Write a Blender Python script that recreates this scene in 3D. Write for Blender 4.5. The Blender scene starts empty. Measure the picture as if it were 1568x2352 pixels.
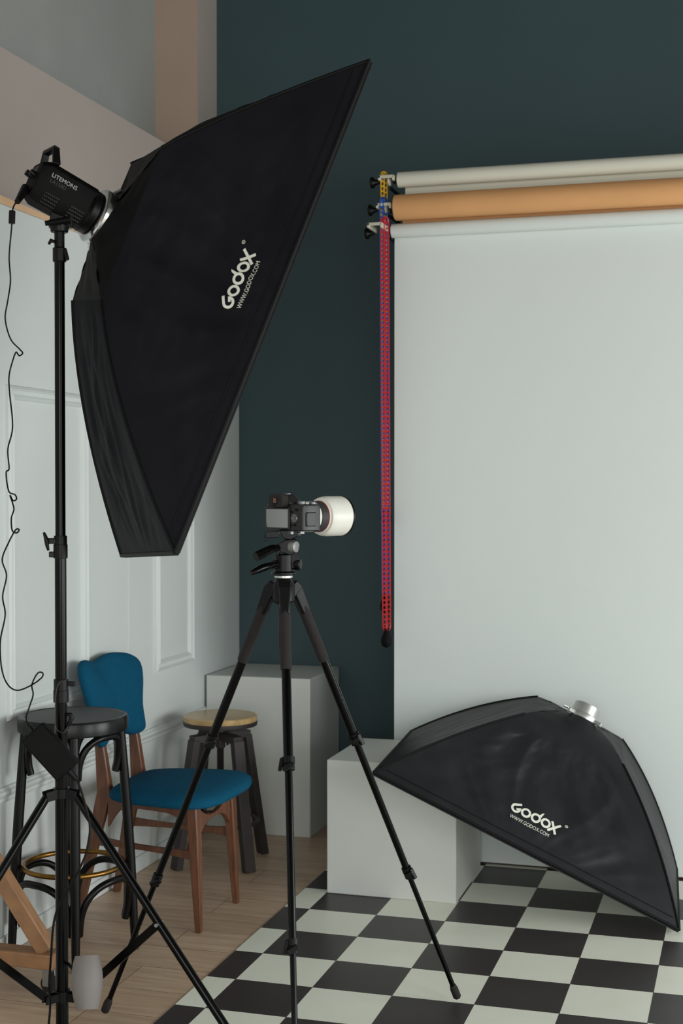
import bpy, math, random
from mathutils import Vector, Matrix, noise
V = Vector
rnd = random.Random(7)
SC = bpy.context.scene
COL = SC.collection

# ---------------------------------------------------------------- camera, light, exposure
YAW, PIT, CH, FPX = math.radians(16.47), math.radians(1.0), 1.5, 3200.0
cam_d = bpy.data.cameras.new('camera')
cam = bpy.data.objects.new('camera', cam_d)
COL.objects.link(cam)
cam.location = (0, 0, CH)
cam.rotation_euler = (math.pi / 2 - PIT, 0, YAW)
cam_d.sensor_fit = 'VERTICAL'
cam_d.sensor_height = 36.0
cam_d.sensor_width = 24.0
cam_d.lens = FPX / 2352 * 36
cam_d.dof.use_dof = True
cam_d.dof.focus_distance = 4.0
cam_d.dof.aperture_fstop = 5.0
SC.camera = cam
SC.view_settings.view_transform = 'Standard'
SC.view_settings.look = 'None'
SC.view_settings.gamma = 1.0
SC.view_settings.use_curve_mapping = False
SC.view_settings.exposure = 0.0

world = bpy.data.worlds.new('world')
SC.world = world
world.use_nodes = True
world.node_tree.nodes['Background'].inputs[0].default_value = (0.75, 0.87, 1.0, 1)
world.node_tree.nodes['Background'].inputs[1].default_value = 1.0

def area(name, loc, rot, sx, sy, power, col):
    l = bpy.data.lights.new(name, 'AREA')
    l.shape = 'RECTANGLE'
    l.size, l.size_y, l.energy, l.color = sx, sy, power, col
    o = bpy.data.objects.new(name, l)
    o.location, o.rotation_euler = loc, rot
    COL.objects.link(o)
    return o
# daylight through the tall windows in the right wall and the one behind the photographer
area('window_daylight', (3.57, 3.9, 1.2), (0, math.radians(80), 0), 1.5, 2.2, 112, (0.97, 1.0, 1.0))
area('window_daylight', (3.57, 0.6, 1.35), (0, math.radians(82), 0), 1.8, 2.2, 106, (0.97, 1.0, 1.0))
area('window_daylight', (1.0, -2.97, 1.7), (math.radians(62), 0, 0), 3.4, 2.2, 122, (0.99, 1.0, 0.985))

# ---------------------------------------------------------------- helpers
_R = Matrix.Rotation(YAW, 3, 'Z') @ Matrix.Rotation(math.pi / 2 - PIT, 3, 'X')
def at(px, py, d):
    """world point seen at pixel (px, py) of the photograph at distance d along the view axis"""
    return V((0, 0, CH)) + _R @ V(((px - 784) / FPX, -(py - 1176) / FPX, -1)) * d
def lin(c):
    return tuple(((x / 255 + 0.055) / 1.055) ** 2.4 if x > 10 else x / 255 / 12.92 for x in c)

OFF = {}
def thing(name, label, cat, loc, group=None):
    o = bpy.data.objects.new(name, None)
    o.empty_display_size = 0.05
    COL.objects.link(o)
    o.location = loc
    OFF[o.name] = V(loc)
    o['label'], o['category'] = label, cat
    if group: o['group'] = group
    return o
def tag(o, label, cat, group=None):
    o['label'], o['category'] = label, cat
    if group: o['group'] = group
    return o

class MB:
    def __init__(s): s.v, s.f, s.T = [], [], None
    def add(s, vs, fs):
        k = len(s.v)
        vs = [V(p) for p in vs]
        if s.T is not None: vs = [s.T @ p for p in vs]
        s.v += vs
        s.f += [[i + k for i in f] for f in fs]
        return s
    def box(s, lo, hi):
        (x0, y0, z0), (x1, y1, z1) = lo, hi
        return s.add([(x0,y0,z0),(x1,y0,z0),(x1,y1,z0),(x0,y1,z0),(x0,y0,z1),(x1,y0,z1),(x1,y1,z1),(x0,y1,z1)],
                     [(3,2,1,0),(4,5,6,7),(0,1,5,4),(1,2,6,5),(2,3,7,6),(3,0,4,7)])
    def loft(s, rings, cap=True, closed=True):
        n, vs, fs = len(rings[0]), [], []
        for r in rings: vs += list(r)
        for i in range(len(rings) - 1):
            for j in range(n if closed else n - 1):
                k = (j + 1) % n
                fs.append((i*n+j, i*n+k, (i+1)*n+k, (i+1)*n+j))
        if cap and closed:
            fs.append(tuple(range(n))[::-1])
            fs.append(tuple(range((len(rings)-1)*n, len(rings)*n)))
        return s.add(vs, fs)
    def tube(s, pts, r, n=10, closed=False, up=None):
        pts = [V(p) for p in pts]
        m = len(pts)
        rs = r if isinstance(r, (list, tuple)) else [r] * m
        rings, nx = [], None
        for i, p in enumerate(pts):
            a = pts[(i-1) % m] if closed or i > 0 else p
            b = pts[(i+1) % m] if closed or i < m-1 else p
            t = (b - a).normalized()
            if nx is None:
                ref = V((0,0,1)) if abs(t.z) < .9 else V((1,0,0))
                nx = t.cross(ref).normalized()
            nx = (nx - t * nx.dot(t)).normalized()
            ny = t.cross(nx)
            rings.append([p + (nx*math.cos(2*math.pi*k/n) + ny*math.sin(2*math.pi*k/n))*rs[i] for k in range(n)])
        if closed: rings.append(rings[0]); return s.loft(rings, cap=False)
        return s.loft(rings)
    def cyl(s, p, q, r1, r2=None, n=20): return s.tube([p, q], [r1, r1 if r2 is None else r2], n)
    def bar(s, p, q, w, h, side, w2=None, h2=None):
        """rectangular bar p->q; w along 'side', h along the third axis; may taper"""
        p, q = V(p), V(q)
        t = (q - p).normalized()
        sd = V(side); sd = (sd - t * sd.dot(t)).normalized()
        u = t.cross(sd)
        w2, h2 = w if w2 is None else w2, h if h2 is None else h2
        f = lambda c, a, b: [c + sd*a/2*i + u*b/2*j for i, j in ((-1,-1),(1,-1),(1,1),(-1,1))]
        return s.loft([f(p, w, h), f(q, w2, h2)])
    def lathe(s, c, axis, prof, n=32):
        c, ax = V(c), V(axis).normalized()
        a = ax.orthogonal().normalized(); b = ax.cross(a)
        return s.loft([[c + ax*z + (a*math.cos(2*math.pi*k/n) + b*math.sin(2*math.pi*k/n))*r for k in range(n)] for r, z in prof])
    def prism(s, poly, d):
        d = V(d); poly = [V(p) for p in poly]
        return s.loft([poly, [p + d for p in poly]])
    def torus(s, c, axis, R, r, n=48, m=12, a0=0, a1=2*math.pi):
        c, ax = V(c), V(axis).normalized()
        a = ax.orthogonal().normalized(); b = ax.cross(a)
        full = abs(a1 - a0 - 2*math.pi) < 1e-6
        k = n if full else n + 1
        return s.tube([c + (a*math.cos(a0+(a1-a0)*i/n) + b*math.sin(a0+(a1-a0)*i/n))*R for i in range(k)], r, m, closed=full)
    def grid(s, fn, nu, nv):
        vs = [fn(i/nu, j/nv) for j in range(nv+1) for i in range(nu+1)]
        fs = [(j*(nu+1)+i, j*(nu+1)+i+1, (j+1)*(nu+1)+i+1, (j+1)*(nu+1)+i) for j in range(nv) for i in range(nu)]
        return s.add(vs, fs)
    def build(s, name, mat, parent=None, bevel=0, seg=2, sub=0, solid=0, angle=38, origin=None):
        off = OFF[parent.name] if parent is not None else (V(origin) if origin is not None else
              sum(s.v, V()) / max(1, len(s.v)))
        me = bpy.data.meshes.new(name)
        me.from_pydata([tuple(p - off) for p in s.v], [], s.f)
        me.validate(); me.update()
        import bmesh
        bm = bmesh.new(); bm.from_mesh(me)
        bmesh.ops.recalc_face_normals(bm, faces=bm.faces)
        bm.to_mesh(me); bm.free()
        for p in me.polygons: p.use_smooth = True
        me.set_sharp_from_angle(angle=math.radians(angle))
        me.materials.append(mat)
        o = bpy.data.objects.new(name, me)
        COL.objects.link(o)
        if parent is not None: o.parent = parent
        else: o.location = off
        OFF[o.name] = off
        if solid:
            m = o.modifiers.new('solid', 'SOLIDIFY'); m.thickness = solid
        if bevel:
            m = o.modifiers.new('bevel', 'BEVEL'); m.width = bevel; m.segments = seg; m.limit_method = 'ANGLE'; m.angle_limit = math.radians(40)
        if sub:
            m = o.modifiers.new('sub', 'SUBSURF'); m.levels = m.render_levels = sub
        return o

def smooth_path(pts, k=6, closed=False):
    pts = [V(p) for p in pts]; n = len(pts); out = []
    rng = range(n if closed else n-1)
    for i in rng:
        g = lambda j: pts[j % n] if closed else pts[max(0, min(n-1, j))]
        p0, p1, p2, p3 = g(i-1), g(i), g(i+1), g(i+2)
        for j in range(k):
            t = j/k
            out.append(0.5*((2*p1) + (p2-p0)*t + (2*p0-5*p1+4*p2-p3)*t*t + (3*p1-p0-3*p2+p3)*t**3))
    if not closed: out.append(pts[-1])
    return out
def structure(o):
    o['kind'] = 'structure'; return o

# ---------------------------------------------------------------- materials
def mat(name, rgb, rough=.5, metal=0, var=0, scale=8, stretch=(1,1,1), bump=0, bscale=60, spec=.5, coat=0, ior=None, sheen=0, dark=None):
    m = bpy.data.materials.new(name); m.use_nodes = True
    nt = m.node_tree; b = nt.nodes['Principled BSDF']
    c = lin(rgb) + (1,)
    b.inputs['Base Color'].default_value = c
    b.inputs['Roughness'].default_value = rough
    b.inputs['Metallic'].default_value = metal
    b.inputs['Specular IOR Level'].default_value = spec
    b.inputs['Coat Weight'].default_value = coat
    b.inputs['Coat Roughness'].default_value = .08
    if ior: b.inputs['IOR'].default_value = ior
    if sheen:
        b.inputs['Sheen Weight'].default_value = sheen
        b.inputs['Sheen Roughness'].default_value = .5
    tc = nt.nodes.new('ShaderNodeTexCoord')
    if var:
        mp = nt.nodes.new('ShaderNodeMapping'); mp.inputs['Scale'].default_value = stretch
        nz = nt.nodes.new('ShaderNodeTexNoise'); nz.inputs['Scale'].default_value = scale; nz.inputs['Detail'].default_value = 5
        rp = nt.nodes.new('ShaderNodeValToRGB')
        d = lin(dark) if dark else tuple(x*(1-var) for x in c[:3])
        rp.color_ramp.elements[0].color = d + (1,); rp.color_ramp.elements[0].position = .3
        rp.color_ramp.elements[1].color = tuple(min(1, x*(1+var*.5)) for x in c[:3]) + (1,); rp.color_ramp.elements[1].position = .72
        nt.links.new(tc.outputs['Object'], mp.inputs[0]); nt.links.new(mp.outputs[0], nz.inputs['Vector'])
        nt.links.new(nz.outputs['Fac'], rp.inputs[0]); nt.links.new(rp.outputs[0], b.inputs['Base Color'])
    if bump:
        n2 = nt.nodes.new('ShaderNodeTexNoise'); n2.inputs['Scale'].default_value = bscale; n2.inputs['Detail'].default_value = 4
        bp = nt.nodes.new('ShaderNodeBump'); bp.inputs['Strength'].default_value = bump; bp.inputs['Distance'].default_value = .004
        nt.links.new(tc.outputs['Object'], n2.inputs['Vector']); nt.links.new(n2.outputs['Fac'], bp.inputs['Height'])
        nt.links.new(bp.outputs[0], b.inputs['Normal'])
    return m

M = {}
M['white_wall'] = mat('white_wall_paint', (214,219,216), .55, var=.03, scale=2, bump=.06, bscale=40)
M['taupe_bounce_wall'] = mat('taupe_bounce_tint', (170,159,151), .8, var=.04, scale=3, bump=.08, bscale=50)  # warm tint of bounced light is put into this wall colour
M['grey_wall'] = mat('grey_wall_paint', (154,156,151), .85, var=.05, scale=4, bump=.1, bscale=50)
M['peach_bounce_wall'] = mat('peach_bounce_tint', (184,160,142), .85, var=.05, scale=4, bump=.1, bscale=40)  # peach warmth is bounced light, painted into the base colour
M['peach_trim'] = mat('peach_trim_paint', (218,180,142), .7, var=.1, scale=14)
M['teal_wall'] = mat('teal_wall_paint', (58,80,85), .6, var=.08, scale=1.5, bump=.05, bscale=60)
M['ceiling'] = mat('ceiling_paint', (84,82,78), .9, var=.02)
M['white_box'] = mat('white_painted_board', (213,215,209), .5, var=.05, scale=3, bump=.05, bscale=30)
M['paper_white'] = mat('white_backdrop_paper', (222,228,224), .75, var=.015, scale=1.2)
M['paper_cream'] = mat('cream_backdrop_paper', (222,220,204), .75, var=.02, scale=5)
M['paper_tan'] = mat('tan_backdrop_paper', (226,168,112), .75, var=.05, scale=5)
M['core'] = mat('cardboard_core', (170,140,110), .8, var=.1)
M['nylon'] = mat('black_softbox_nylon', (29,29,33), .62, var=.25, scale=5, bump=.35, bscale=14, spec=.07)
M['nylon_floor'] = mat('washed_black_softbox_nylon', (28,28,31), .48, var=.25, scale=5, bump=.3, bscale=14, spec=.35)
M['piping'] = mat('black_piping', (9,9,10), .6, spec=.2)
M['diffuser'] = mat('white_diffuser_cloth', (225,225,222), .8)
M['print'] = mat('cream_screen_print', (226,226,212), .6)
M['print_dim'] = mat('grey_screen_print', (170,170,170), .5)
M['print_faint'] = mat('dark_grey_screen_print', (48,48,48), .5)
M['chrome'] = mat('polished_metal', (222,222,222), .16, 1, var=.1, scale=20)
M['alu'] = mat('brushed_aluminium', (196,196,192), .36, .75, var=.1, scale=20)
M['black_gloss'] = mat('black_gloss_metal', (4,4,4), .2, spec=.16, var=.2, scale=9)
M['black_satin'] = mat('black_satin_plastic', (8,7,8), .4, var=.2, scale=12, spec=.22)
M['black_matte'] = mat('black_matte_plastic', (9,8,8), .6, var=.2, scale=12, spec=.12)
M['rubber'] = mat('black_foam_rubber', (30,24,23), .85, var=.15, scale=50, bump=.2, bscale=200)
M['cable'] = mat('black_cable', (9,9,9), .5, spec=.15)
M['blue_fabric'] = mat('blue_wool_fabric', (16,80,108), .9, var=.18, scale=160, bump=.25, bscale=300, spec=.1)
M['chair_wood'] = mat('red_brown_teak', (112,71,49), .45, var=.4, scale=7, stretch=(9,9,1.2), coat=.15)
M['black_wood'] = mat('black_lacquered_wood', (6,6,6), .3, var=.2, scale=8, spec=.28)
M['seat_black'] = mat('black_stool_seat', (34,34,36), .5, var=.3, scale=30)
M['brass'] = mat('worn_brass', (158,118,58), .36, 1, var=.45, scale=18)
M['iron'] = mat('dark_grey_iron', (64,58,57), .5, .3, var=.2, scale=14)
M['stool_wood'] = mat('light_oak_seat', (196,164,112), .35, var=.25, scale=5, stretch=(1.5,12,6), coat=.3)
M['pine'] = mat('varnished_pine', (158,116,80), .5, var=.28, scale=6, stretch=(2,12,3))
M['steel'] = mat('zinc_steel', (160,165,168), .3, .9)
M['yellow'] = mat('yellow_plastic', (232,176,20), .4)
M['blue'] = mat('blue_plastic', (20,84,178), .4)
M['red'] = mat('red_plastic', (200,30,38), .4)
M['bracket'] = mat('cream_metal', (205,200,182), .4, .1)
M['lens_white'] = mat('off_white_lens_enamel', (226,224,214), .38)
M['lens_rubber'] = mat('ribbed_lens_rubber', (44,42,44), .6)
M['screen'] = mat('camera_screen_glass', (8,8,9), .04, spec=1.0, ior=2.6)
M['cam_black'] = mat('camera_body_black', (16,15,16), .42, var=.2, scale=60, bump=.1, bscale=300)
M['cam_grey'] = mat('camera_dial_grey', (110,110,110), .35, .5)
M['orange'] = mat('orange_eyepiece_glass', (90,42,20), .1, spec=1)
M['pale_grey'] = mat('pale_warm_grey', (120,113,109), .6, var=.04, scale=6)
M['bag'] = mat('black_canvas', (22,21,22), .8, var=.3, scale=40, bump=.3, bscale=120)
M['silver_disc'] = mat('silver_grey_plastic', (132,132,130), .35, .3, var=.15, scale=60)

def floor_wood():
    m = bpy.data.materials.new('wood_plank_floor'); m.use_nodes = True
    nt = m.node_tree; N = nt.nodes.new; L = nt.links.new; b = nt.nodes['Principled BSDF']
    tc = N('ShaderNodeTexCoord')
    br = N('ShaderNodeTexBrick')
    br.inputs['Scale'].default_value = 1; br.inputs['Brick Width'].default_value = 1.22; br.inputs['Row Height'].default_value = .19
    br.inputs['Mortar Size'].default_value = .0016; br.inputs['Mortar Smooth'].default_value = .3; br.inputs['Bias'].default_value = 0
    br.inputs['Color1'].default_value = lin((212,185,158)) + (1,); br.inputs['Color2'].default_value = lin((195,168,142)) + (1,)
    br.inputs['Mortar'].default_value = lin((120,98,82)) + (1,)
    mp = N('ShaderNodeMapping'); mp.inputs['Scale'].default_value = (2.2, 26, 1)
    nz = N('ShaderNodeTexNoise'); nz.inputs['Scale'].default_value = 1.6; nz.inputs['Detail'].default_value = 7; nz.inputs['Distortion'].default_value = .6
    rp = N('ShaderNodeValToRGB'); rp.color_ramp.elements[0].position = .32; rp.color_ramp.elements[1].position = .66
    rp.color_ramp.elements[0].color = (.72,.65,.60,1); rp.color_ramp.elements[1].color = (1,1,1,1)
    mx = N('ShaderNodeMix'); mx.data_type = 'RGBA'; mx.blend_type = 'MULTIPLY'; mx.inputs[0].default_value = .8
    L(tc.outputs['Object'], br.inputs['Vector']); L(tc.outputs['Object'], mp.inputs[0]); L(mp.outputs[0], nz.inputs['Vector'])
    L(nz.outputs['Fac'], rp.inputs[0]); L(br.outputs['Color'], mx.inputs[6]); L(rp.outputs[0], mx.inputs[7])
    L(mx.outputs[2], b.inputs['Base Color'])
    b.inputs['Roughness'].default_value = .42
    return m
def floor_tile():
    m = bpy.data.materials.new('checker_vinyl_tile'); m.use_nodes = True
    nt = m.node_tree; N = nt.nodes.new; L = nt.links.new; b = nt.nodes['Principled BSDF']
    tc = N('ShaderNodeTexCoord'); sp = N('ShaderNodeSeparateXYZ'); L(tc.outputs['Object'], sp.inputs[0])
    def math_(op, a, bb=None):
        n = N('ShaderNodeMath'); n.operation = op
        for i, x in enumerate((a, bb)):
            if x is None: continue
            if isinstance(x, (int, float)): n.inputs[i].default_value = x
            else: L(x, n.inputs[i])
        return n.outputs[0]
    S = .2456
    ux = math_('DIVIDE', math_('ADD', sp.outputs[0], 1.5055), S)
    uy = math_('DIVIDE', math_('SUBTRACT', sp.outputs[1], 4.2005), S)
    par = math_('FLOORED_MODULO', math_('ADD', math_('FLOOR', ux), math_('FLOOR', uy)), 2)
    # thin joint between tiles
    ed = math_('MINIMUM', math_('MINIMUM', math_('FRACT', ux), math_('SUBTRACT', 1, math_('FRACT', ux))),
               math_('MINIMUM', math_('FRACT', uy), math_('SUBTRACT', 1, math_('FRACT', uy))))
    joint = math_('LESS_THAN', ed, .004)
    nz = N('ShaderNodeTexNoise'); nz.inputs['Scale'].default_value = 5; nz.inputs['Detail'].default_value = 8
    L(tc.outputs['Object'], nz.inputs['Vector'])
    def ramp(a, c):
        r = N('ShaderNodeValToRGB'); r.color_ramp.elements[0].color = lin(a)+(1,); r.color_ramp.elements[1].color = lin(c)+(1,)
        r.color_ramp.elements[0].position = .3; r.color_ramp.elements[1].position = .7
        L(nz.outputs['Fac'], r.inputs[0]); return r.outputs[0]
    dk, wh = ramp((48,43,44), (56,51,51)), ramp((236,238,221), (242,243,229))
    mx = N('ShaderNodeMix'); mx.data_type = 'RGBA'; L(par, mx.inputs[0]); L(dk, mx.inputs[6]); L(wh, mx.inputs[7])
    m2 = N('ShaderNodeMix'); m2.data_type = 'RGBA'; L(joint, m2.inputs[0]); L(mx.outputs[2], m2.inputs[6]); m2.inputs[7].default_value = lin((84,70,62))+(1,)
    L(m2.outputs[2], b.inputs['Base Color'])
    b.inputs['Roughness'].default_value = .38
    b.inputs['Specular IOR Level'].default_value = .4
    return m
M['floor_wood'], M['floor_tile'] = floor_wood(), floor_tile()

# ---------------------------------------------------------------- the room
XL, XU, YB, XR, YF, ZC = -2.30, -2.41, 6.10, 3.6, -3.0, 4.2
Z0 = V((0,0,0))
structure(MB().box((XL-.5, YF, -.1), (XR+.1, YB+.1, 0)).build('floor', M['floor_wood'], origin=Z0))
structure(MB().box((-1.60, 1.0, 0), (2.9, 5.75, .003)).build('floor_tiles', M['floor_tile'], origin=Z0))
structure(MB().box((XL-.5, YF, ZC), (XR+.1, YB+.1, ZC+.1)).build('ceiling', M['ceiling']))
structure(MB().box((XL-.5, YB, 0), (XR+.1, YB+.12, ZC)).build('wall_back', M['teal_wall']))
structure(MB().box((XU-.1, YF, 0), (XL, YB, 2.405)).build('wall_left', M['white_wall'], bevel=.004))
structure(MB().box((XU-.09, YF, 2.405), (XU, YB, 2.968)).build('wall_left_upper', M['taupe_bounce_wall']))
structure(MB().box((-2.72, YF, 2.968), (-2.617, 5.87, ZC)).build('wall_left_recess', M['grey_wall']))
structure(MB().box((-2.72, 5.87, 2.968), (XU-.004, YB, ZC)).build('wall_left_recess_end', M['peach_bounce_wall']))
structure(MB().box((XU-.004, 5.87, 2.968), (XU, YB, ZC)).build('wall_left_corner', M['taupe_bounce_wall']))
structure(MB().box((-2.72, YF, 2.90), (XU-.091, 5.87, 2.966)).build('trim_1', M['peach_bounce_wall']))
def wall_with_openings(name, axis, c0, c1, a0, a1, holes, z0, z1, m):
    mb = MB()
    def bx(p0, p1, q0, q1):
        if axis == 'x': mb.box((c0, p0, q0), (c1, p1, q1))
        else: mb.box((p0, c0, q0), (p1, c1, q1))
    hz0, hz1 = holes[0][2], holes[0][3]
    bx(a0, a1, 0, hz0); bx(a0, a1, hz1, z1)
    e = a0
    for h in holes:
        bx(e, h[0], hz0, hz1); e = h[1]
    bx(e, a1, hz0, hz1)
    return structure(mb.build(name, m))
wall_with_openings('wall_right', 'x', XR, XR+.15, YF, YB, [(-.5,1.7,.5,2.4),(2.8,5.0,.5,2.4)], 0, ZC, M['white_wall'])
wall_with_openings('wall_front', 'y', YF-.15, YF, XL-.5, XR+.15, [(-.7,2.7,.65,2.85)], 0, ZC, M['white_wall'])
def window(name, axis, c, a0, a1, z0, z1):
    mb = MB()
    for lo, hi in (((a0, z0), (a1, z0+.06)), ((a0, z1-.06), (a1, z1)), ((a0, z0), (a0+.06, z1)), ((a1-.06, z0), (a1, z1)), (((a0+a1)/2-.03, z0), ((a0+a1)/2+.03, z1))):
        if axis == 'x': mb.box((c, lo[0], lo[1]), (c+.05, hi[0], hi[1]))
        else: mb.box((lo[0], c-.05, lo[1]), (hi[0], c, hi[1]))
    structure(mb.build(name, M['white_box']))
window('window_1', 'x', XR+.06, -.5, 1.7, .5, 2.4)
window('window_2', 'x', XR+.06, 2.8, 5.0, .5, 2.4)
window('window_3', 'y', YF-.06, -.7, 2.7, .65, 2.85)

# left wall joinery: picture-frame mouldings, dado rail, skirting, board joints, peach capping
def frame_moulding(name, y0, y1, z0, z1):
    prof = [(0,0),(.003,.010),(.012,.016),(.018,.010),(.030,.008),(.036,.013),(.044,.006),(.048,0)]   # (inwards, out of the wall)
    rings = []
    for sy, sz, cy, cz in ((1,1,y0,z0),(-1,1,y1,z0),(-1,-1,y1,z1),(1,-1,y0,z1)):
        rings.append([V((XL + h, cy + sy*d, cz + sz*d)) for d, h in prof])
    rings.append(rings[0])
    return structure(MB().loft(rings, cap=False, closed=False).build(name, M['white_wall'], angle=25))
frame_moulding('trim_2', 3.98, 4.545, .748, 1.832)
frame_moulding('trim_3', 5.13, 5.525, .757, 1.832)
frame_moulding('trim_4', 2.95, 3.62, .748, 1.832)
rail = [(0,.490),(.006,.492),(.010,.499),(.010,.508),(.016,.515),(.020,.522),(.018,.530),(.012,.534),(.008,.541),(0,.543)]
structure(MB().loft([[V((XL+x, y, z)) for x, z in rail] for y in (YF, YB-.02)], cap=True).build('trim_5', M['white_wall'], angle=25))
structure(MB().box((XL, YF, 0), (XL+.008, YB-.01, .062)).build('baseboard_left', M['white_wall'], bevel=.003))
structure(MB().box((XL, 4.900, .545), (XL+.004, 4.912, 2.40)).build('trim_6', M['white_wall']))
structure(MB().loft([[V((XU, y, 2.405)), V((XL-.002, y, 2.405)), V((XL-.002, y, 2.405+t)), V((XU, y, 2.405+t))] for y, t in ((1.6,.085),(4.85,.004))]).build('trim_7', M['peach_trim']))
structure(MB().box((-1.4, 5.462, .003), (1.3, 5.474, .008)).build('gap_shade_strip', mat('dark_brown_gap_shade', (70,52,42), .6, var=.2)))  # dark strip painting the shade in the gap under the hanging paper

# ---------------------------------------------------------------- white plinths
tag(MB().box((XL+.012, 5.655, 0), (-1.812, 6.09, .682)).build('display_plinth', M['white_box'], bevel=.004),
    'tall white plinth in the corner against the teal wall', 'plinth')
tag(MB().box((-1.504, 4.895, .003), (-1.018, 5.365, .497)).build('display_plinth', M['white_box'], bevel=.004),
    'low white cube plinth on the checkered tiles under the tilted softbox', 'plinth')

# ---------------------------------------------------------------- backdrop rolls on their wall hooks
def sheet(x0, x1, y, z0, z1, m, parent, name='hanging_sheet'):
    def fn(u, v):
        x, z = x0+(x1-x0)*u, z0+(z1-z0)*v
        return V((x, y + .003*math.sin(x*2.1+.4)*(1-v) + .0015*math.sin(x*5), z))
    return MB().grid(fn, 40, 24).build(name, m, parent)
def backdrop(label, xl, xr, y, z, r, m, inset, dz, kx, bo=0.0):
    """one roll: paper roll, hanging end of paper, end plug with knob and chain sprocket"""
    t = thing('backdrop_roll', label, 'backdrop roll', (xl, y, z), 'rolled paper backdrops on the wall hooks')
    MB().lathe((xl, y, z), (1,0,0), [(r*.72,.002),(r*.97,0),(r,.004),(r,xr-xl-.004),(r*.97,xr-xl)], 40).build('paper_roll', m, t)
    sheet(xl+inset, xr-inset, y+r-.001, z-dz, z, m, t)
    pl = MB().lathe((xl-.001, y, z), (-1,0,0), [(r*.75,-.004),(r*.75,.004),(r*.5,.006),(r*.42,.018),(.012,.02)], 28).build('end_plug', M['black_satin'], t)
    bb = MB()
    bb.box((kx+.014, y-.036-bo, z+.004), (xl-.012, y-.024-bo, z+.016)); bb.box((kx+.014, y-.036-bo, z-.004), (kx+.024, y+.006, z+.016)); bb.box((xl-.018, y-.036-bo, z-.006), (xl-.008, y+.006, z+.014))
    bb.build('axle_bar', M['bracket'], t, bevel=.002)
    kb = MB().lathe((kx+.014, y, z-.004), (-1,0,0), [(.005,0),(.009,.008),(.012,.02),(.022,.028),(.023,.036),(.016,.040)], 24)
    kb.build('tightening_knob', M['black_satin'], t)
    MB().lathe((xl-.030, y, z), (-1,0,0), [(.016,0),(.021,.003),(.021,.009),(.016,.012)], 20).build('sprocket', M['bracket'], t)
    return t
backdrop('cream paper backdrop roll on the top wall hooks', -1.366, 1.30, 5.42, 2.728, .031, M['paper_cream'], .022, .062, -1.455)
backdrop('thick tan paper backdrop roll on the middle wall hooks', -1.373, 1.31, 5.40, 2.614, .0505, M['paper_tan'], .018, .060, -1.458)
backdrop('white paper backdrop roll on the lowest hooks, its paper hanging to the floor', -1.393, 1.32, 5.425, 2.527, .0278, M['paper_white'], .004, 2.515, -1.478, .085)

hk = thing('backdrop_hook_bracket', 'dark triple hook bracket on teal wall carrying the backdrop rolls', 'bracket', (-1.398, YB, 2.6))
MB().box((-1.423, YB-.012, 2.40), (-1.373, YB, 2.82)).build('wall_plate', M['black_satin'], hk, bevel=.002)
for z, y in ((2.728,5.42),(2.614,5.40),(2.527,5.425)):
    a = MB().bar((-1.398, YB-.01, z-.040), (-1.398, y, z-.030), .008, .012, (1,0,0))
    a.build('hook_arm', M['black_satin'], hk)
h2 = thing('backdrop_hook_bracket', 'far right triple hook bracket on teal wall behind backdrop rolls', 'bracket', (1.317, YB, 2.6))
MB().box((1.292, YB-.012, 2.40), (1.342, YB, 2.82)).build('wall_plate', M['black_satin'], h2, bevel=.002)
for z, y in ((2.728,5.42),(2.614,5.40),(2.527,5.425)):
    MB().bar((1.317, YB-.01, z-.04), (1.317, y, z-.03), .008, .012, (1,0,0)).build('hook_arm', M['black_satin'], h2)

def chain(label, x, y, ztop, zbot, m, side, lean=0):
    """endless plastic ladder chain: two strands side by side, weight at the bottom of the loop"""
    t = thing('plastic_loop_chain', label, 'chain', (x, y, ztop), 'coloured plastic chains of the backdrop rolls')
    mb = MB()
    w, pitch, th = .0135, .0191, .0040
    def strand(x0, y0, z1, z0, ang):
        ca, sa = math.cos(ang), math.sin(ang)
        n = int((z1-z0)/pitch)
        sx = lambda z: x0 + lean*(z1-z)/(z1-z0)
        for s in (-1, 1):
            mb.loft([[V((sx(z)+s*w/2*ca+a*th*ca-b*th*.6*sa, y0+s*w/2*sa+a*th*sa+b*th*.6*ca, z)) for a, b in ((-.5,-.5),(.5,-.5),(.5,.5),(-.5,.5))] for z in (z0, (z0+z1)/2, z1)])
        for i in range(n+1):
            z = z1 - i*pitch
            mb.bar((sx(z)-w/2*ca, y0-w/2*sa, z), (sx(z)+w/2*ca, y0+w/2*sa, z), .006, .0035, (0,0,1))
    strand(x, y, ztop, zbot, 0)
    strand(x+side, y+.030, ztop, zbot, 0)
    # top and bottom turns of the loop
    for zc, sg in ((ztop, 1), (zbot, -1)):
        pts = [V((x+side/2 - math.cos(a)*side/2 + (lean if sg < 0 else 0), y+.015-.015*math.cos(a), zc+sg*.022*math.sin(a))) for a in [math.pi*i/8 for i in range(9)]]
        for d in (-w/2, w/2): mb.tube([p+V((d,0,0)) for p in pts], .0024, 6)
        for p in pts[1:-1:2]: mb.bar(p-V((w/2,0,0)), p+V((w/2,0,0)), .005, .004, (0,0,1))
    mb.build('ladder_chain', m, t, angle=30)
    xc = x+side/2+lean
    MB().lathe((xc, y+.015, zbot-.062), (0,0,1), [(.004,-.028),(.019,-.02),(.024,-.004),(.022,.012),(.012,.034),(.009,.05)], 24).build('chain_weight', M['black_matte'], t)
    return t
chain('short yellow plastic loop chain on the top backdrop roll', -1.427, 5.405, 2.742, 1.44, M['yellow'], .004, .010)
chain('blue plastic loop chain on the middle backdrop roll', -1.4205, 5.365, 2.632, 1.09, M['blue'], .009, .010)
chain('long red plastic loop chain on the lowest backdrop roll', -1.406, 5.325, 2.545, .955, M['red'], .010, .009)

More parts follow.
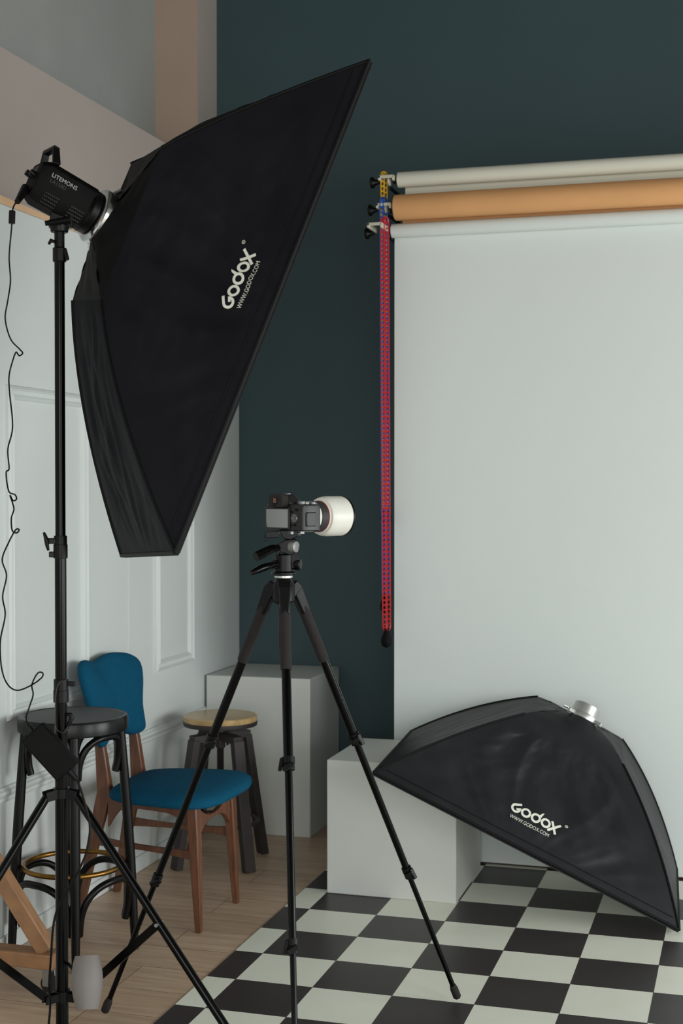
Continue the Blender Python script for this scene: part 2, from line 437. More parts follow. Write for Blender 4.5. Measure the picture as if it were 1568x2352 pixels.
# ---------------------------------------------------------------- lettering
def ring2d(cx, cy, ro, ri, a0=0, a1=360, n=40):
    v, f = [], []
    for i in range(n+1):
        a = math.radians(a0+(a1-a0)*i/n)
        v += [(cx+ro*math.cos(a), cy+ro*math.sin(a)), (cx+ri*math.cos(a), cy+ri*math.sin(a))]
    for i in range(n): f.append((2*i, 2*i+2, 2*i+3, 2*i+1))
    return v, f
def quad2d(p): return list(p), [(0,1,2,3)]
def strip2d(p, q, w, n=6):
    (x0,y0),(x1,y1) = p, q
    L = math.hypot(x1-x0, y1-y0); nx, ny = -(y1-y0)/L*w/2, (x1-x0)/L*w/2
    v, f = [], []
    for i in range(n+1):
        x, y = x0+(x1-x0)*i/n, y0+(y1-y0)*i/n
        v += [(x+nx, y+ny), (x-nx, y-ny)]
    for i in range(n): f.append((2*i, 2*i+2, 2*i+3, 2*i+1))
    return v, f
def join2d(parts):
    v, f = [], []
    for pv, pf in parts:
        k = len(v); v += pv; f += [[i+k for i in q] for q in pf]
    return v, f
def text2d(s, size, font_scale_x=1.0):
    cu = bpy.data.curves.new('lettering', 'FONT'); cu.body = s; cu.size = size; cu.resolution_u = 3
    ob = bpy.data.objects.new('lettering', cu); COL.objects.link(ob)
    dg = bpy.context.evaluated_depsgraph_get()
    me = bpy.data.meshes.new_from_object(ob.evaluated_get(dg))
    v = [(p.co.x*font_scale_x, p.co.y) for p in me.vertices]; f = [list(p.vertices) for p in me.polygons]
    bpy.data.objects.remove(ob); bpy.data.curves.remove(cu); bpy.data.meshes.remove(me)
    return v, f
def logo2d():
    """the maker's wordmark, unit = diameter of an o, baseline y = 0, with the small R mark and the address line below"""
    r, ri = .5, .275
    P = []
    # G: open bowl, tall slanting first stroke, short cross bar
    P.append(ring2d(.5, .5, r, ri, 135, 372, 44))
    P.append(strip2d((.5-.387*.7071, .5+.387*.7071), (.90, 1.12), .225))
    P.append(strip2d((.99, .62), (.56, .42), .20))
    P.append(ring2d(1.53, .5, r, ri))
    P.append(ring2d(2.56, .5, r, ri))
    P.append(quad2d([(2.72,.80),(2.96,.62),(3.16,1.36),(2.97,1.28)]))
    P.append(ring2d(3.59, .5, r, ri))
    P.append(strip2d((3.98,-.06), (5.02,1.06), .235, 8))
    P.append(strip2d((4.10,1.06), (4.80,-.10), .235, 8))
    P.append(ring2d(5.52, 1.27, .155, .105, n=24))
    tv, tf = text2d('R', .20)
    P.append(([(x+5.455, y+1.20) for x, y in tv], tf))
    tv, tf = text2d('WWW.GODOX.COM', .545)
    w = max(x for x, y in tv)
    P.append(([(x*4.06/w+.25, y-.70) for x, y in tv], tf))
    return join2d(P)
LOGO = logo2d()

# ---------------------------------------------------------------- softboxes
def softbox(t, Q, ring, matf, rid, sag, logo, names, seed, dif_in=.03, ring_r=.062):
    """Q: four corners of the open rim (near side 0-1), ring: centre of the speed ring. Returns nothing; parts go under t."""
    Q = [V(q) for q in Q]; ring = V(ring)
    cen = sum(Q, V())/4
    n = (ring-cen).normalized()
    Q = [q + n*.010 for q in Q]; cen = cen + n*.010        # the rim lip takes the last 10 mm
    lat = [q-cen for q in Q]
    K = [ring + l*rid[i][0] - n*rid[i][1] for i, l in enumerate(lat)]
    def ridge(i, s):
        i %= 4
        b = (lat[i].normalized()*rid[i][2] + n*rid[i][3])*2
        c = (K[i]+Q[i])/2 + b
        return K[i]*(1-s)**2 + c*2*s*(1-s) + Q[i]*s*s
    sags = [sag, -sag*.6, -sag*1.6, -.034] if names == 'stand' else [sag]*4
    def panel(i, u, s, off=0):
        a, b = ridge(i, s), ridge(i+1, s)
        p = a.lerp(b, u)
        mid = cen.lerp(ring, 1-s)
        e = (Q[(i+1) % 4]-Q[i]).normalized()
        o = p-mid; o = (o - e*o.dot(e)).normalized()
        k = 4*u*(1-u)
        d = -sags[i]*k*math.sin(math.pi*min(1, s*1.02))
        w = noise.fractal(V((u*3.1+seed, s*2.4, i*7.3)), 1.0, 2.0, 4)
        w2 = noise.noise(V((u*9-s*4+seed, s*3+u*2, i*5.1+3)))
        # creases fan out from the rim corners and from the ring flap
        cr = abs(noise.noise(V((math.atan2(u-.5, 1.15-s)*5.0+seed, s*1.1, i*3.3))))
        edge = min(1, 5*u, 5*(1-u)) * min(1, 6*(1-s), 8*s) * ((1.15 if i == 0 else .45) if names == 'floor' else 1.35)
        d += (.010*w + .006*w2 - .012*cr)*edge
        return p + o*(d+off)
    for i in range(4):
        MB().grid(lambda u, v, i=i: panel(i, u, v), 56, 44).build('side_panel', matf, t, angle=180) if i else None
    near = MB().grid(lambda u, v: panel(0, u, v), 110, 80).build('side_panel', matf, t, angle=180)
    # rear flaps between panels and ring
    ex = (Q[1]-Q[0]).normalized(); ey = n.cross(ex).normalized(); ex = ey.cross(n)
    if (Q[3]-Q[0]).dot(ey) < 0: ey = -ey
    for i in range(4):
        a, b = K[i], K[(i+1) % 4]
        def fn(u, v, a=a, b=b):
            p = a.lerp(b, u); d = p-ring; ang = math.atan2(d.dot(ey), d.dot(ex))
            c = ring + (ex*math.cos(ang)+ey*math.sin(ang))*(ring_r*.98) - n*(.018 if names == 'stand' else .006)
            q = p.lerp(c, v)
            return q + n*((.0 if names == 'stand' else .010)*math.sin(math.pi*v) + .006*min(1, 4*v)*noise.noise(V((u*4+seed, v*4, i))))
        MB().grid(fn, 20, 10).build('rear_flap', M['piping'] if names == 'stand' else matf, t, angle=180)
    # rim lip and seams
    lip = [[q + l.normalized()*.002 for q, l in zip(Q, lat)], [q - n*.010 for q in Q], [q - n*.010 - l.normalized()*.004 for q, l in zip(Q, lat)], [q - l.normalized()*.006 for q, l in zip(Q, lat)]]
    MB().loft([[lip[k][j] for k in range(4)] for j in (0,1,2,3,0)], cap=False).build('rim_band', M['piping'], t)
    for i in range(4):
        MB().tube([ridge(i, k/24) for k in range(25)], .0045, 8).build('seam_piping', M['piping'], t)
        MB().tube([Q[i], Q[(i+1) % 4]], .0055, 8).build('rim_piping', M['piping'], t)
    ins = [q - l*.01 - n*.012 + n*dif_in*0 for q, l in zip(Q, lat)]
    MB().grid(lambda u, v: ins[0].lerp(ins[1], u).lerp(ins[3].lerp(ins[2], u), v) - n*.015*math.sin(math.pi*u)*math.sin(math.pi*v), 12, 12).build('diffusion_cloth', M['diffuser'], t)
    MB().tube([panel(0, .012+.976*k/60, .945, .0008) for k in range(61)], .0016, 6).build('hem_seam', M['piping'], near)
    # print draped on the near panel
    if logo:
        u0, s0, size, sx, skew = logo
        p0 = panel(0, u0, s0)
        eu = (Q[1]-Q[0]).normalized()*sx
        ds = panel(0, u0, s0-.03)-panel(0, u0, s0+.03)
        ev = (ds - eu*ds.dot(eu)).normalized()
        nn = eu.cross(ev)
        if skew: eu, ev = eu*math.cos(skew)+ev*math.sin(skew), ev*math.cos(skew)-eu*math.sin(skew)
        vs = []
        for x, y in LOGO[0]:
            tgt = p0 + eu*((x-2.5)*size) + ev*((y-.35)*size)
            u, s = u0, s0
            for _ in range(4):
                h = .004
                p = panel(0, u, s); du = (panel(0, u+h, s)-p)/h; dv = (panel(0, u, s+h)-p)/h
                r = tgt-p
                a11, a12, a21, a22 = du.dot(eu), dv.dot(eu), du.dot(ev), dv.dot(ev)
                b1, b2 = r.dot(eu), r.dot(ev); det = a11*a22-a12*a21
                u += (b1*a22-b2*a12)/det; s += (a11*b2-a21*b1)/det
            vs.append(panel(0, u, s, .0035))
        MB().add(vs, LOGO[1]).build('logo_print', M['print'], near)
    return dict(cen=cen, n=n, K=K, ex=ex, ey=ey, panel=panel, Q=Q)

# ---- softbox on the light stand
RING = at(228, 500, 3.47)
sA, sB, sC = at(855,145,3.32), at(410,1276,3.13), at(286,1281,3.70)
sD = sA + sC - sB
t = thing('softbox', 'large black rectangular softbox raised on the light stand', 'softbox', RING)
sb1 = softbox(t, [sA, sB, sC, sD], RING, M['nylon'], [(.335,.067,-.014,.022),(.313,.074,.006,.035),(.305,.026,-.003,.037),(.32,.03,.0,.03)], .012,
              (.493, .81, .0305, -1, .0), 'stand', 1.3)
n1 = V((-.586,-.716,.385)).normalized()                       # rearward axis of the lamp head
sr = MB().lathe(RING, n1, [(.060,-.020),(.068,-.018),(.071,-.010),(.071,.012),(.066,.018),(.057,.020),(.050,.020),(.046,-.01)], 48).build('speed_ring', M['chrome'], t)
for a in range(4):
    b1 = n1.orthogonal().normalized(); b2 = n1.cross(b1)
    d = b1*math.cos(a*math.pi/2+.5)+b2*math.sin(a*math.pi/2+.5)
    MB().cyl(RING+n1*.0+d*.060, RING+n1*.0+d*.085-n1*.02, .006, n=8).build('rod_socket', M['chrome'], sr)

# ---- softbox lying on the tiles
fQ = [at(855,1780,4.80), V((-.236,4.771,.010)), at(1551,2001,5.27), at(942,1684,5.41)]
FR = at(1336, 1652, 5.16)
t = thing('softbox', 'black softbox lying tilted on the checkered tiles against the white cube', 'softbox', V((-.75,5.1,.003)))
sb2 = softbox(t, fQ, FR, M['nylon_floor'], [(.343,.051,.009,.020),(.341,.055,.014,.021),(.30,.02,.006,.03),(.322,.023,.011,.021)], .014,
              (.488, .778, .0363, 1, -.02), 'floor', 5.9)
n2 = sb2['n']
sr = MB().lathe(FR, n2, [(.052,-.012),(.060,-.010),(.062,.008),(.060,.014),(.050,.018),(.049,.052),(.047,.054),(.043,.052),(.042,.0)], 40).build('speed_ring', M['alu'], t)
for a in range(4):
    d = (sb2['ex']*math.cos(a*math.pi/2+.8)+sb2['ey']*math.sin(a*math.pi/2+.8))
    MB().bar(FR+d*.052+n2*.004, FR+d*.092-n2*.004, .016, .012, n2).build('rod_socket', M['alu'], sr, bevel=.003)
d = (sb2['ex']*-.9-sb2['ey']*.3).normalized()
MB().cyl(FR+d*.055+n2*.012, FR+d*.088+n2*.010, .004, n=10).build('locking_screw', M['chrome'], sr)

# ---------------------------------------------------------------- light stand
PX, PY = -1.629, 3.080
def pz(y): return CH + (1120-y)/3200*3.42
vd = V((-math.sin(YAW+.199), math.cos(YAW+.199), 0))       # away from the photographer at the stand
vr = V((vd.y, -vd.x, 0))
def sp(r, a, z): return V((PX, PY, 0)) + vr*r + vd*a + V((0,0,z))
st = thing('light_stand', 'tall black light stand carrying the raised softbox', 'light stand', (PX, PY, 0))
MB().cyl(sp(0,0,pz(1620)), sp(0,0,.165), .0155, n=24).build('pole', M['black_gloss'], st)
MB().cyl(sp(0,0,pz(1280)), sp(0,0,pz(1640)), .0142, n=24).build('pole', M['black_gloss'], st)
MB().cyl(sp(0,0,pz(585)), sp(0,0,pz(1300)), .0125, n=24).build('pole', M['black_gloss'], st)
c = MB().cyl(sp(0,0,pz(1282)), sp(0,0,pz(1250)), .0175); c.cyl(sp(0,0,pz(1252)), sp(0,0,pz(1230)), .0160)
cl = c.build('clamp_collar', M['black_satin'], st, bevel=.001)
m = MB(); m.bar(sp(-.012,0,pz(1242)), sp(-.030,-.004,pz(1242)), .014, .020, (0,0,1)); m.bar(sp(-.014,0,pz(1273)), sp(-.028,0,pz(1273)), .014, .014, (0,0,1))
m.build('clamp_lug', M['black_satin'], cl, bevel=.002)
MB().tube([sp(-.040,-.004,pz(1222)), sp(-.036,-.004,pz(1232)), sp(-.033,-.004,pz(1242)), sp(-.032,-.004,pz(1253)), sp(-.029,-.004,pz(1264))], [.003,.0048,.0062,.0048,.003], 10).build('wing_knob', M['black_satin'], cl)
c = MB().cyl(sp(0,0,pz(1613)), sp(0,0,pz(1585)), .0190); c.cyl(sp(0,0,pz(1587)), sp(0,0,pz(1560)), .0180)
cl = c.build('clamp_collar', M['black_satin'], st, bevel=.001)
m = MB(); m.bar(sp(.014,0,pz(1570)), sp(.034,-.004,pz(1571)), .012, .013, (0,0,1)); m.build('lever', M['black_satin'], cl, bevel=.002)
MB().tube(smooth_path([sp(.014,-.012,pz(1560)), sp(-.004,-.020,pz(1566)), sp(-.012,-.020,pz(1590)), sp(-.014,-.020,pz(1640)), sp(-.012,-.02,pz(1670)), sp(.006,-.02,pz(1680)), sp(.018,-.014,pz(1662)), sp(.016,-.014,pz(1640))]), .0013, 6).build('wire_tie', M['iron'], st)
m = MB(); m.tube([sp(.012,-.01,pz(1640)), sp(.022,-.012,pz(1640)), sp(.026,-.012,pz(1648)), sp(.020,-.012,pz(1660)), sp(.014,-.012,pz(1672))], [.004,.006,.006,.005,.004], 10)
m.build('hook', M['black_satin'], st)
# top spigot socket
c = MB().cyl(sp(0,0,pz(604)), sp(0,0,pz(572)), .0165); cl = c.build('clamp_collar', M['black_satin'], st, bevel=.002)
m = MB(); m.bar(sp(.012,-.006,pz(575)), sp(.019,-.010,pz(600)), .010, .014, vr); m.build('lever', M['black_satin'], cl, bevel=.002)
# hubs, legs, braces
hub_z, col_z = pz(1822), pz(2292)
hb = MB().cyl(sp(0,0,hub_z-.012), sp(0,0,hub_z+.012), .021, n=24)
for k in range(3):
    a = math.radians(90 + 120*k)
    e = vr*math.cos(a)+vd*math.sin(a); s_ = e.cross(V((0,0,1)))
    for q in (-1, 1): hb.bar(sp(0,0,hub_z)+e*.012+s_*q*.010, sp(0,0,hub_z-.004)+e*.046+s_*q*.010, .003, .024, s_)
hb.build('upper_hub', M['black_satin'], st, bevel=.001)
hb = MB().cyl(sp(0,0,col_z-.014), sp(0,0,col_z+.014), .020, n=24)
for k in range(3):
    a = math.radians(90 + 120*k)
    e = vr*math.cos(a)+vd*math.sin(a); s_ = e.cross(V((0,0,1)))
    for q in (-1, 1): hb.bar(sp(0,0,col_z)+e*.012+s_*q*.010, sp(0,0,col_z)+e*.050+s_*q*.010, .003, .020, s_)
hb.build('lower_hub', M['black_satin'], st, bevel=.001)
for k in range(3):
    a = math.radians(90 + 120*k)
    e = vr*math.cos(a)+vd*math.sin(a); s_ = e.cross(V((0,0,1)))
    top, foot = sp(0,0,hub_z-.004)+e*.040, sp(0,0,.012)+e*.600
    lg = MB().tube([top, foot], .0105, 14).build('leg', M['black_gloss'], st)
    MB().cyl(foot - (foot-top).normalized()*.02, foot+(foot-top).normalized()*.004, .0135, n=14).build('foot_cap', M['rubber'], lg)
    j = top.lerp(foot, .40)
    br = MB().bar(sp(0,0,col_z)+e*.040, j - s_*.0, .014, .020, s_).build('brace', M['black_gloss'], st)
    MB().cyl(j - s_*.017, j + s_*.017, .0045, n=10).build('rivet', M['steel'], br)

# ---- lamp head on the stand
lp = thing('studio_light', 'black studio lamp head with a top handle behind the raised softbox', 'lamp', RING + n1*.07)
fx = n1                                                     # towards the rear of the lamp
side = fx.cross(V((0,0,1))).normalized()                    # horizontal, across the lamp
if side.dot(-vd) < 0: side = -side
upv = side.cross(fx)
if upv.z < 0: upv = -upv
def lpnt(a, s_, u): return RING + n1*.020 + fx*a + side*s_ + upv*u
def octa(a, w, h, c): return [lpnt(a, x, y) for x, y in ((-w+c,-h),(w-c,-h),(w,-h+c*1.3),(w,h-c*.6),(w-c*.6,h),(-w+c*.6,h),(-w,h-c*.6),(-w,-h+c*1.3))]
MB().lathe(lpnt(0,0,0), fx, [(.052,0),(.056,.003),(.057,.020),(.052,.026)], 36).build('front_collar', M['black_satin'], lp)
MB().loft([octa(.018,.047,.051,.024), octa(.150,.047,.053,.024), octa(.170,.038,.044,.020)]).build('body', M['black_matte'], lp, bevel=.0015)
hd = MB()
for s_ in (-1, 1): hd.bar(lpnt(.142,s_*.044,.048), lpnt(.154,s_*.031,.088), .020, .009, fx, .016, .010)
hd.bar(lpnt(.154,-.036,.088), lpnt(.154,.036,.088), .016, .010, fx)
hd.build('carry_handle', M['black_satin'], lp, bevel=.002)
for s_, u in ((.008,.010),(-.024,.016)):
    MB().cyl(lpnt(.166,s_,u), lpnt(.184,s_,u+.002), .0085, .0078, 16).build('dial', M['black_satin'], lp)
MB().grid(lambda u, v: lpnt(.1704, -.026+.040*u, .020+.016*v), 2, 2).build('rear_display', M['print_faint'], lp)
for blk in (.034, .104):
    vt = MB()
    for r_ in range(4):
        for k in range(7):
            s0_ = .0345 + .0105*(r_+.5)/4*0 ; fr = (r_+.6)/4.4
            c_ = lpnt(blk+.0055*k, .023+.024*fr, -.051+.0312*fr) + side*.0006 - upv*.0006
            vt.bar(c_, c_ + fx*.003, .0012, .003, side)
    vt.build('vent_slots', M['print_faint'], lp)
pc_tip = at(40, 463, 3.30)
pc = MB().tube([lpnt(.160,.004,-.030), lpnt(.178,.004,-.030), pc_tip], [.011,.0115,.007], 14).build('power_plug', M['black_satin'], lp)
# yoke and swivel onto the stand
top = sp(0,0,pz(572))
m = MB(); m.cyl(top, sp(0,0,pz(532)), .0125); m.cyl(sp(0,0,pz(537)), sp(0,0,pz(520)), .021, .024)
m.prism([sp(-.026,-.012,pz(525)), sp(.030,-.012,pz(525)), sp(.036,-.012,pz(480)), sp(-.018,-.012,pz(478))], vd*.03)
m.build('tilt_bracket', M['black_satin'], lp, bevel=.002)
MB().tube([sp(-.034,-.034,pz(523)), sp(-.010,-.034,pz(519)), sp(.026,-.034,pz(512))], [.006,.0075,.0085], 14).build('tilt_handle', M['black_matte'], lp)
m = MB(); m.tube([sp(-.010,-.008,pz(560)), sp(-.020,-.01,pz(557)), sp(-.026,-.01,pz(566))], [.004,.0055,.003], 8); m.build('locking_lever', M['black_satin'], lp)
def side_text(s, size, a0, u0, m, name):
    v, f = text2d(s, size)
    MB().add([lpnt(a0 - x, .0476, u0 + y) for x, y in v], f).build(name, m, lp)
side_text('LITEMONS', .0150, .144, .014, M['print_dim'], 'maker_print')
side_text('LA150D', .0130, .143, .000, M['print_faint'], 'model_print')

# ---- lamp cable and its power brick
cp = [(72,459),(55,456),(38,463),(30,478),(28,500),(26,530),(21,590),(24,645),(18,690),(12,732),(24,778),(45,802),(52,811),(44,817),(37,809),(30,826),(21,862),(22,902),(29,980),(18,1032),(21,1076),(14,1086),
      (20,1128),(34,1136),(38,1146),(30,1150),(23,1138),(32,1168),(26,1190),(28,1218),(38,1224),(44,1217),(36,1217),(20,1246),(5,1285),(15,1322),(6,1370),(12,1412),(1,1470),(2,1522),(10,1558),(25,1580),(45,1585),(75,1572),(96,1556),
      (98,1546),(88,1545),(78,1560),(73,1576),(76,1596),(68,1622),(60,1650),(68,1672)]
tip = pc_tip
pts = [tip] + [at(x, y, 3.36 + .012*math.sin(i*1.3)) for i, (x, y) in enumerate(cp[2:], 2)]
cb = thing('lamp_cable', 'thin black lamp cable hanging in kinks beside the white wall', 'cable', at(20, 1000, 3.36))
MB().tube(smooth_path(pts, 6), .0019, 8).build('cord', M['cable'], cb)
MB().cyl(at(28,484,3.36), at(27,514,3.36), .0078, n=18).build('ferrite_core', M['black_satin'], cb, bevel=.001)
bk = thing('power_brick', 'black power adapter block hanging at a slant on the light stand', 'power adapter', at(120,1722,3.36))
m = MB()
b0, b1 = at(74,1680,3.345), at(158,1772,3.345)
m.bar(b0, b1, .068, .042, (vr+V((0,0,.9))).normalized())
m.build('case', M['black_matte'], bk, bevel=.004)
MB().tube([at(66,1668,3.345), at(80,1686,3.345)], [.004,.006], 10).build('strain_relief', M['black_satin'], bk)
MB().tube([at(158,1770,3.345), at(176,1790,3.345)], [.009,.006], 10).build('plug', M['black_satin'], bk)
pts = [at(x, y, d) for x, y, d in ((174,1786,3.345),(186,1815,3.34),(196,1850,3.34),(206,1895,3.34),(202,1945,3.33),(183,1995,3.32),(158,2040,3.32),(133,2085,3.32),(122,2130,3.32),(117,2200,3.32),(113,2260,3.32),(115,2310,3.27),(112,2352,3.22),(106,2420,3.19),(98,2520,3.18),(70,2602,3.17),(10,2620,3.19))]
tag(MB().tube(smooth_path(pts, 6), .0028, 8).build('mains_cord', M['cable'], origin=pts[0]), 'black mains cord dropping from the power adapter along the stand pole', 'cable')

# ---- made-up pale barrel filling a blank grey patch, and black bag at the stand's foot
w0 = at(200, 2256, 3.30)
wt = thing('barrel_stand_in', 'small pale grey barrel-shaped stand-in added beside the light stand pole', 'stand-in', w0)
prof = [(.026,-.0605),(.0300,-.045),(.0345,-.022),(.0375,0),(.0362,.022),(.0325,.045),(.0275,.0605)]
MB().lathe(w0, V((0,0,1)) + vd*.34, prof, 40).build('barrel', M['pale_grey'], wt, angle=50)
MB().tube([w0+vd*.02, w0+vd*.05-vr*.02, sp(.015,-.01,w0.z)], .004, 8).build('added_strap', M['cable'], wt)
bg = MB()
bc = sp(.0, -.02, 0)
for i in range(1):
    rings = []
    for k in range(13):
        a = k/12*2-1
        w = max(.02, (1-abs(a)**3.2))
        rings.append([bc + vr*(a*.19+.02) + vd*(.13*w*math.cos(q)) + V((0,0,.075+.072*w*math.sin(q)*(1-.25*math.exp(-(a*3)**2)))) for q in [2*math.pi*j/24 for j in range(24)]])
    bg.loft(rings)
tag(bg.build('sandbag', M['bag'], angle=60), 'black canvas sandbag lying on the floor under the light stand', 'sandbag')

# ---------------------------------------------------------------- photo camera on its tripod
TX, TY, TD = -1.189, 3.486, 3.68
tvd = V((-math.sin(YAW+.0415), math.cos(YAW+.0415), 0)); tvr = V((tvd.y, -tvd.x, 0))
def tq(px, py, dd=0): return at(px, py, TD+dd)
tp = thing('tripod', 'black three-legged camera tripod standing on the checkered tiles', 'tripod', (TX, TY, 0))
feet = [V((-.818,3.956,.018)), V((-1.753,3.566,.018)), V((-.977,2.955,.018))]
apex = at(651, 1350, TD)
ctr = V((apex.x, apex.y, 0))
hub = MB().lathe(apex, (0,0,1), [(.014,-.045),(.030,-.036),(.030,.010),(.024,.018),(.018,.026)], 28)
legdirs = []
for fpos in feet:
    e = (V((fpos.x, fpos.y, 0)) - ctr).normalized(); legdirs.append(e)
    hub.bar(apex+e*.018+V((0,0,.006)), apex+e*.038+V((0,0,-.012)), .034, .040, e.cross(V((0,0,1))))
hub.build('spider', M['black_satin'], tp, bevel=.003)
MB().cyl(apex+V((0,0,.02)), apex-V((0,0,.16)), .0135, n=20).build('centre_column', M['black_satin'], tp)
for fpos, e in zip(feet, legdirs):
    topp = apex + e*.040 + V((0,0,-.008))
    L = fpos-topp; d = L.normalized(); s_ = e.cross(V((0,0,1)))
    f1, f2 = .345, .675
    lg = MB().tube([topp+L*.13, topp+L*f1], .0122, 16).build('leg', M['black_gloss'], tp)
    MB().bar(topp-d*.012, topp+L*.05, .030, .034, s_, .026, .028).build('leg_shoulder', M['black_satin'], lg, bevel=.005)
    MB().tube([topp+L*.035, topp+L*.05, topp+L*.155, topp+L*.16], [.0140,.0152,.0150,.0135], 18).build('foam_grip', M['rubber'], lg)
    MB().tube([topp+L*f1, topp+L*f2], .0098, 16).build('leg_section', M['black_gloss'], lg)
    MB().tube([topp+L*f2, fpos-d*.01], .0076, 14).build('leg_section', M['black_gloss'], lg)
    for f_, r in ((f1, .0165), (f2, .0140)):
        p = topp+L*f_
        k = MB().cyl(p-d*.020, p-d*.002, r, n=16); k.cyl(p+d*.0, p+d*.014, r*.95, n=16)
        lk = k.build('leg_lock', M['black_satin'], lg, bevel=.001)
        MB().bar(p+s_*r-d*.018+e*.004, p+s_*(r+.006)+d*.014+e*.004, .012, .009, e).bar(p-tvd*r-d*.006+tvr*.012, p-tvd*(r+.004)+d*.008-tvr*.012, .014, .012, d).build('lock_lever', M['black_satin'], lg, bevel=.002)
    MB().tube([fpos-d*.045, fpos-d*.030, fpos-d*.004, fpos], [.0085,.0120,.0120,.0095], 14).build('rubber_foot', M['rubber'], lg)
# pan-tilt head
hd = MB().lathe(at(651,1320,TD), (0,0,1), [(.029,0),(.033,.002),(.033,.006),(.026,.010),(.025,.052),(.020,.055)], 28)
hp = hd.build('pan_base', M['black_satin'], tp)
MB().lathe(at(651,1336,TD), (0,0,1), [(.016,-.008),(.016,.008),(.024,.011),(.024,.016),(.018,.019)], 28).build('silver_neck', M['alu'], tp)
m = MB()
m.prism([tq(634,1252,-.02), tq(656,1240,-.02), tq(680,1238,-.02), tq(690,1262,-.02), tq(668,1276,-.02), tq(644,1268,-.02), tq(634,1282,-.02)], tvd*.045)
m.prism([tq(668,1262,-.012), tq(680,1262,-.012), tq(688,1286,-.012), tq(686,1304,-.012), tq(668,1306,-.012)], tvd*.03)
m.prism([tq(634,1268,-.018), tq(641,1266,-.018), tq(640,1298,-.018), tq(629,1304,-.018), tq(626,1290,-.018)], tvd*.03)
hh = m.build('tilt_block', M['black_satin'], tp, bevel=.002)
m = MB(); m.lathe(tq(631,1297,-.020), tvr*-.5-tvd, [(.010,-.02),(.0125,-.004),(.0115,.004)], 20); m.build('pan_hinge', M['black_satin'], hh)
MB().lathe(tq(676,1256,-.024), (tvr*.85-tvd*.6).normalized(), [(.0145,-.012),(.0152,0),(.0145,.006),(.008,.0075)], 28).build('tilt_disc', M['silver_disc'], hh)
m = MB(); m.lathe(tq(680,1296,0), (tvr-tvd*.3).normalized(), [(.014,-.006),(.016,0),(.016,.010),(.013,.013)], 14); m.build('friction_knob', M['black_satin'], hh)
m = MB(); m.tube([tq(638,1258,-.03), tq(622,1262,-.05), tq(604,1271,-.07), tq(587,1279,-.085)], [.009,.0115,.0135,.0130], 8)
m.build('tilt_handle', M['black_gloss'], hh)
m = MB(); m.tube([tq(634,1296,-.03), tq(620,1299,-.05), tq(600,1305,-.075), tq(575,1316,-.095)], [.006,.0088,.0105,.0070], 10)
m.build('pan_handle', M['black_gloss'], hh)
m = MB(); m.prism([tq(640,1219,-.03), tq(683,1217,-.03), tq(684,1231,-.03), tq(668,1240,-.03), tq(652,1238,-.03)], tvd*.055)
qr = m.build('quick_release', M['black_satin'], hh, bevel=.002)
m = MB(); m.bar(tq(609,1229,-.03), tq(640,1227,-.03), .018, .016, (0,0,1)); m.bar(tq(611,1226,-.032), tq(610,1243,-.032), .008, .008, tvr)
m.build('release_lever', M['black_satin'], hh, bevel=.002)
MB().cyl(tq(685,1226,-.02), tq(690,1226,-.02), .006, n=14).build('release_button', M['cam_grey'], hh)

# camera: local x right, y forward (lens), z up
CO = at(671, 1219, TD)
CR = Matrix.Translation(CO) @ Matrix.Rotation(math.radians(-28.0), 4, 'Z')
ph = thing('photo_camera', 'black mirrorless camera with a white telephoto lens mounted on the tripod', 'camera', CO)
def cm(): m = MB(); m.T = CR; return m
H = .078
body = [(-.070,-.030),(.030,-.030),(.066,-.026),(.072,-.010),(.070,.034),(.060,.044),(.040,.040),(.030,.020),(-.064,.020),(-.073,.010),(-.073,-.022)]
m = cm()
m.loft([[V((x, y, z)) for x, y in body] for z in (0, .006, .060)] + [[V((x*.985, y*.95, .070)) for x, y in body]])
m.build('body', M['cam_black'], ph, bevel=.003)
m = cm(); m.loft([[V((x, y, .068)) for x, y in ((-.050,-.026),(.020,-.026),(.016,.022),(-.046,.022))], [V((x, y, .082)) for x, y in ((-.044,-.024),(.014,-.024),(.010,.018),(-.040,.018))], [V((x, y, .096)) for x, y in ((-.030,-.022),(.004,-.022),(.002,.010),(-.028,.010))]])
m.build('viewfinder_hump', M['cam_black'], ph, bevel=.004)
m = cm()
m.loft([[V((x, -.048, z)) for x, z in ((-.042,.062),(.010,.062),(.014,.068),(.010,.092),(.002,.097),(-.034,.097),(-.042,.090))], [V((x, -.024, z)) for x, z in ((-.042,.064),(.010,.064),(.014,.068),(.010,.092),(.002,.097),(-.034,.097),(-.042,.090))]])
ec = m.build('eyecup', M['rubber'], ph, bevel=.003)
m = cm(); m.box((-.026,-.0492,.071), (-.004,-.047,.088)); m.build('eyepiece_frame', M['black_gloss'], ec, bevel=.002)
m = cm(); m.box((-.021,-.0500,.074), (-.009,-.0488,.086)); m.build('eyepiece_glass', M['orange'], ec)
m = cm(); m.box((-.022,-.0500,.0655), (-.010,-.0488,.069)); m.build('eye_sensor', M['black_gloss'], ec)
m = cm(); m.box((-.068,-.0345,.004), (.024,-.029,.062)); sc_ = m.build('screen_bezel', M['cam_black'], ph, bevel=.002)
m = cm(); m.box((-.063,-.0353,.009), (.020,-.0344,.057)); m.build('screen', M['screen'], sc_)
for x, z, r in ((.030,.050,.0035),(.028,.016,.0035),(.040,.016,.0035),(.046,.056,.0035)):
    m = cm(); m.lathe((x, -.028, z), (0,-1,0), [(r,0),(r,.003),(r*.7,.004)], 14); m.build('button', M['black_gloss'], ph)
m = cm(); m.lathe((.038, -.027, .034), (0,-1,0), [(.0115,0),(.0115,.003),(.0105,.0045),(.008,.0045),(.0075,.003),(.0055,.003),(.005,.005)], 24); m.build('rear_dial', M['cam_grey'], ph)
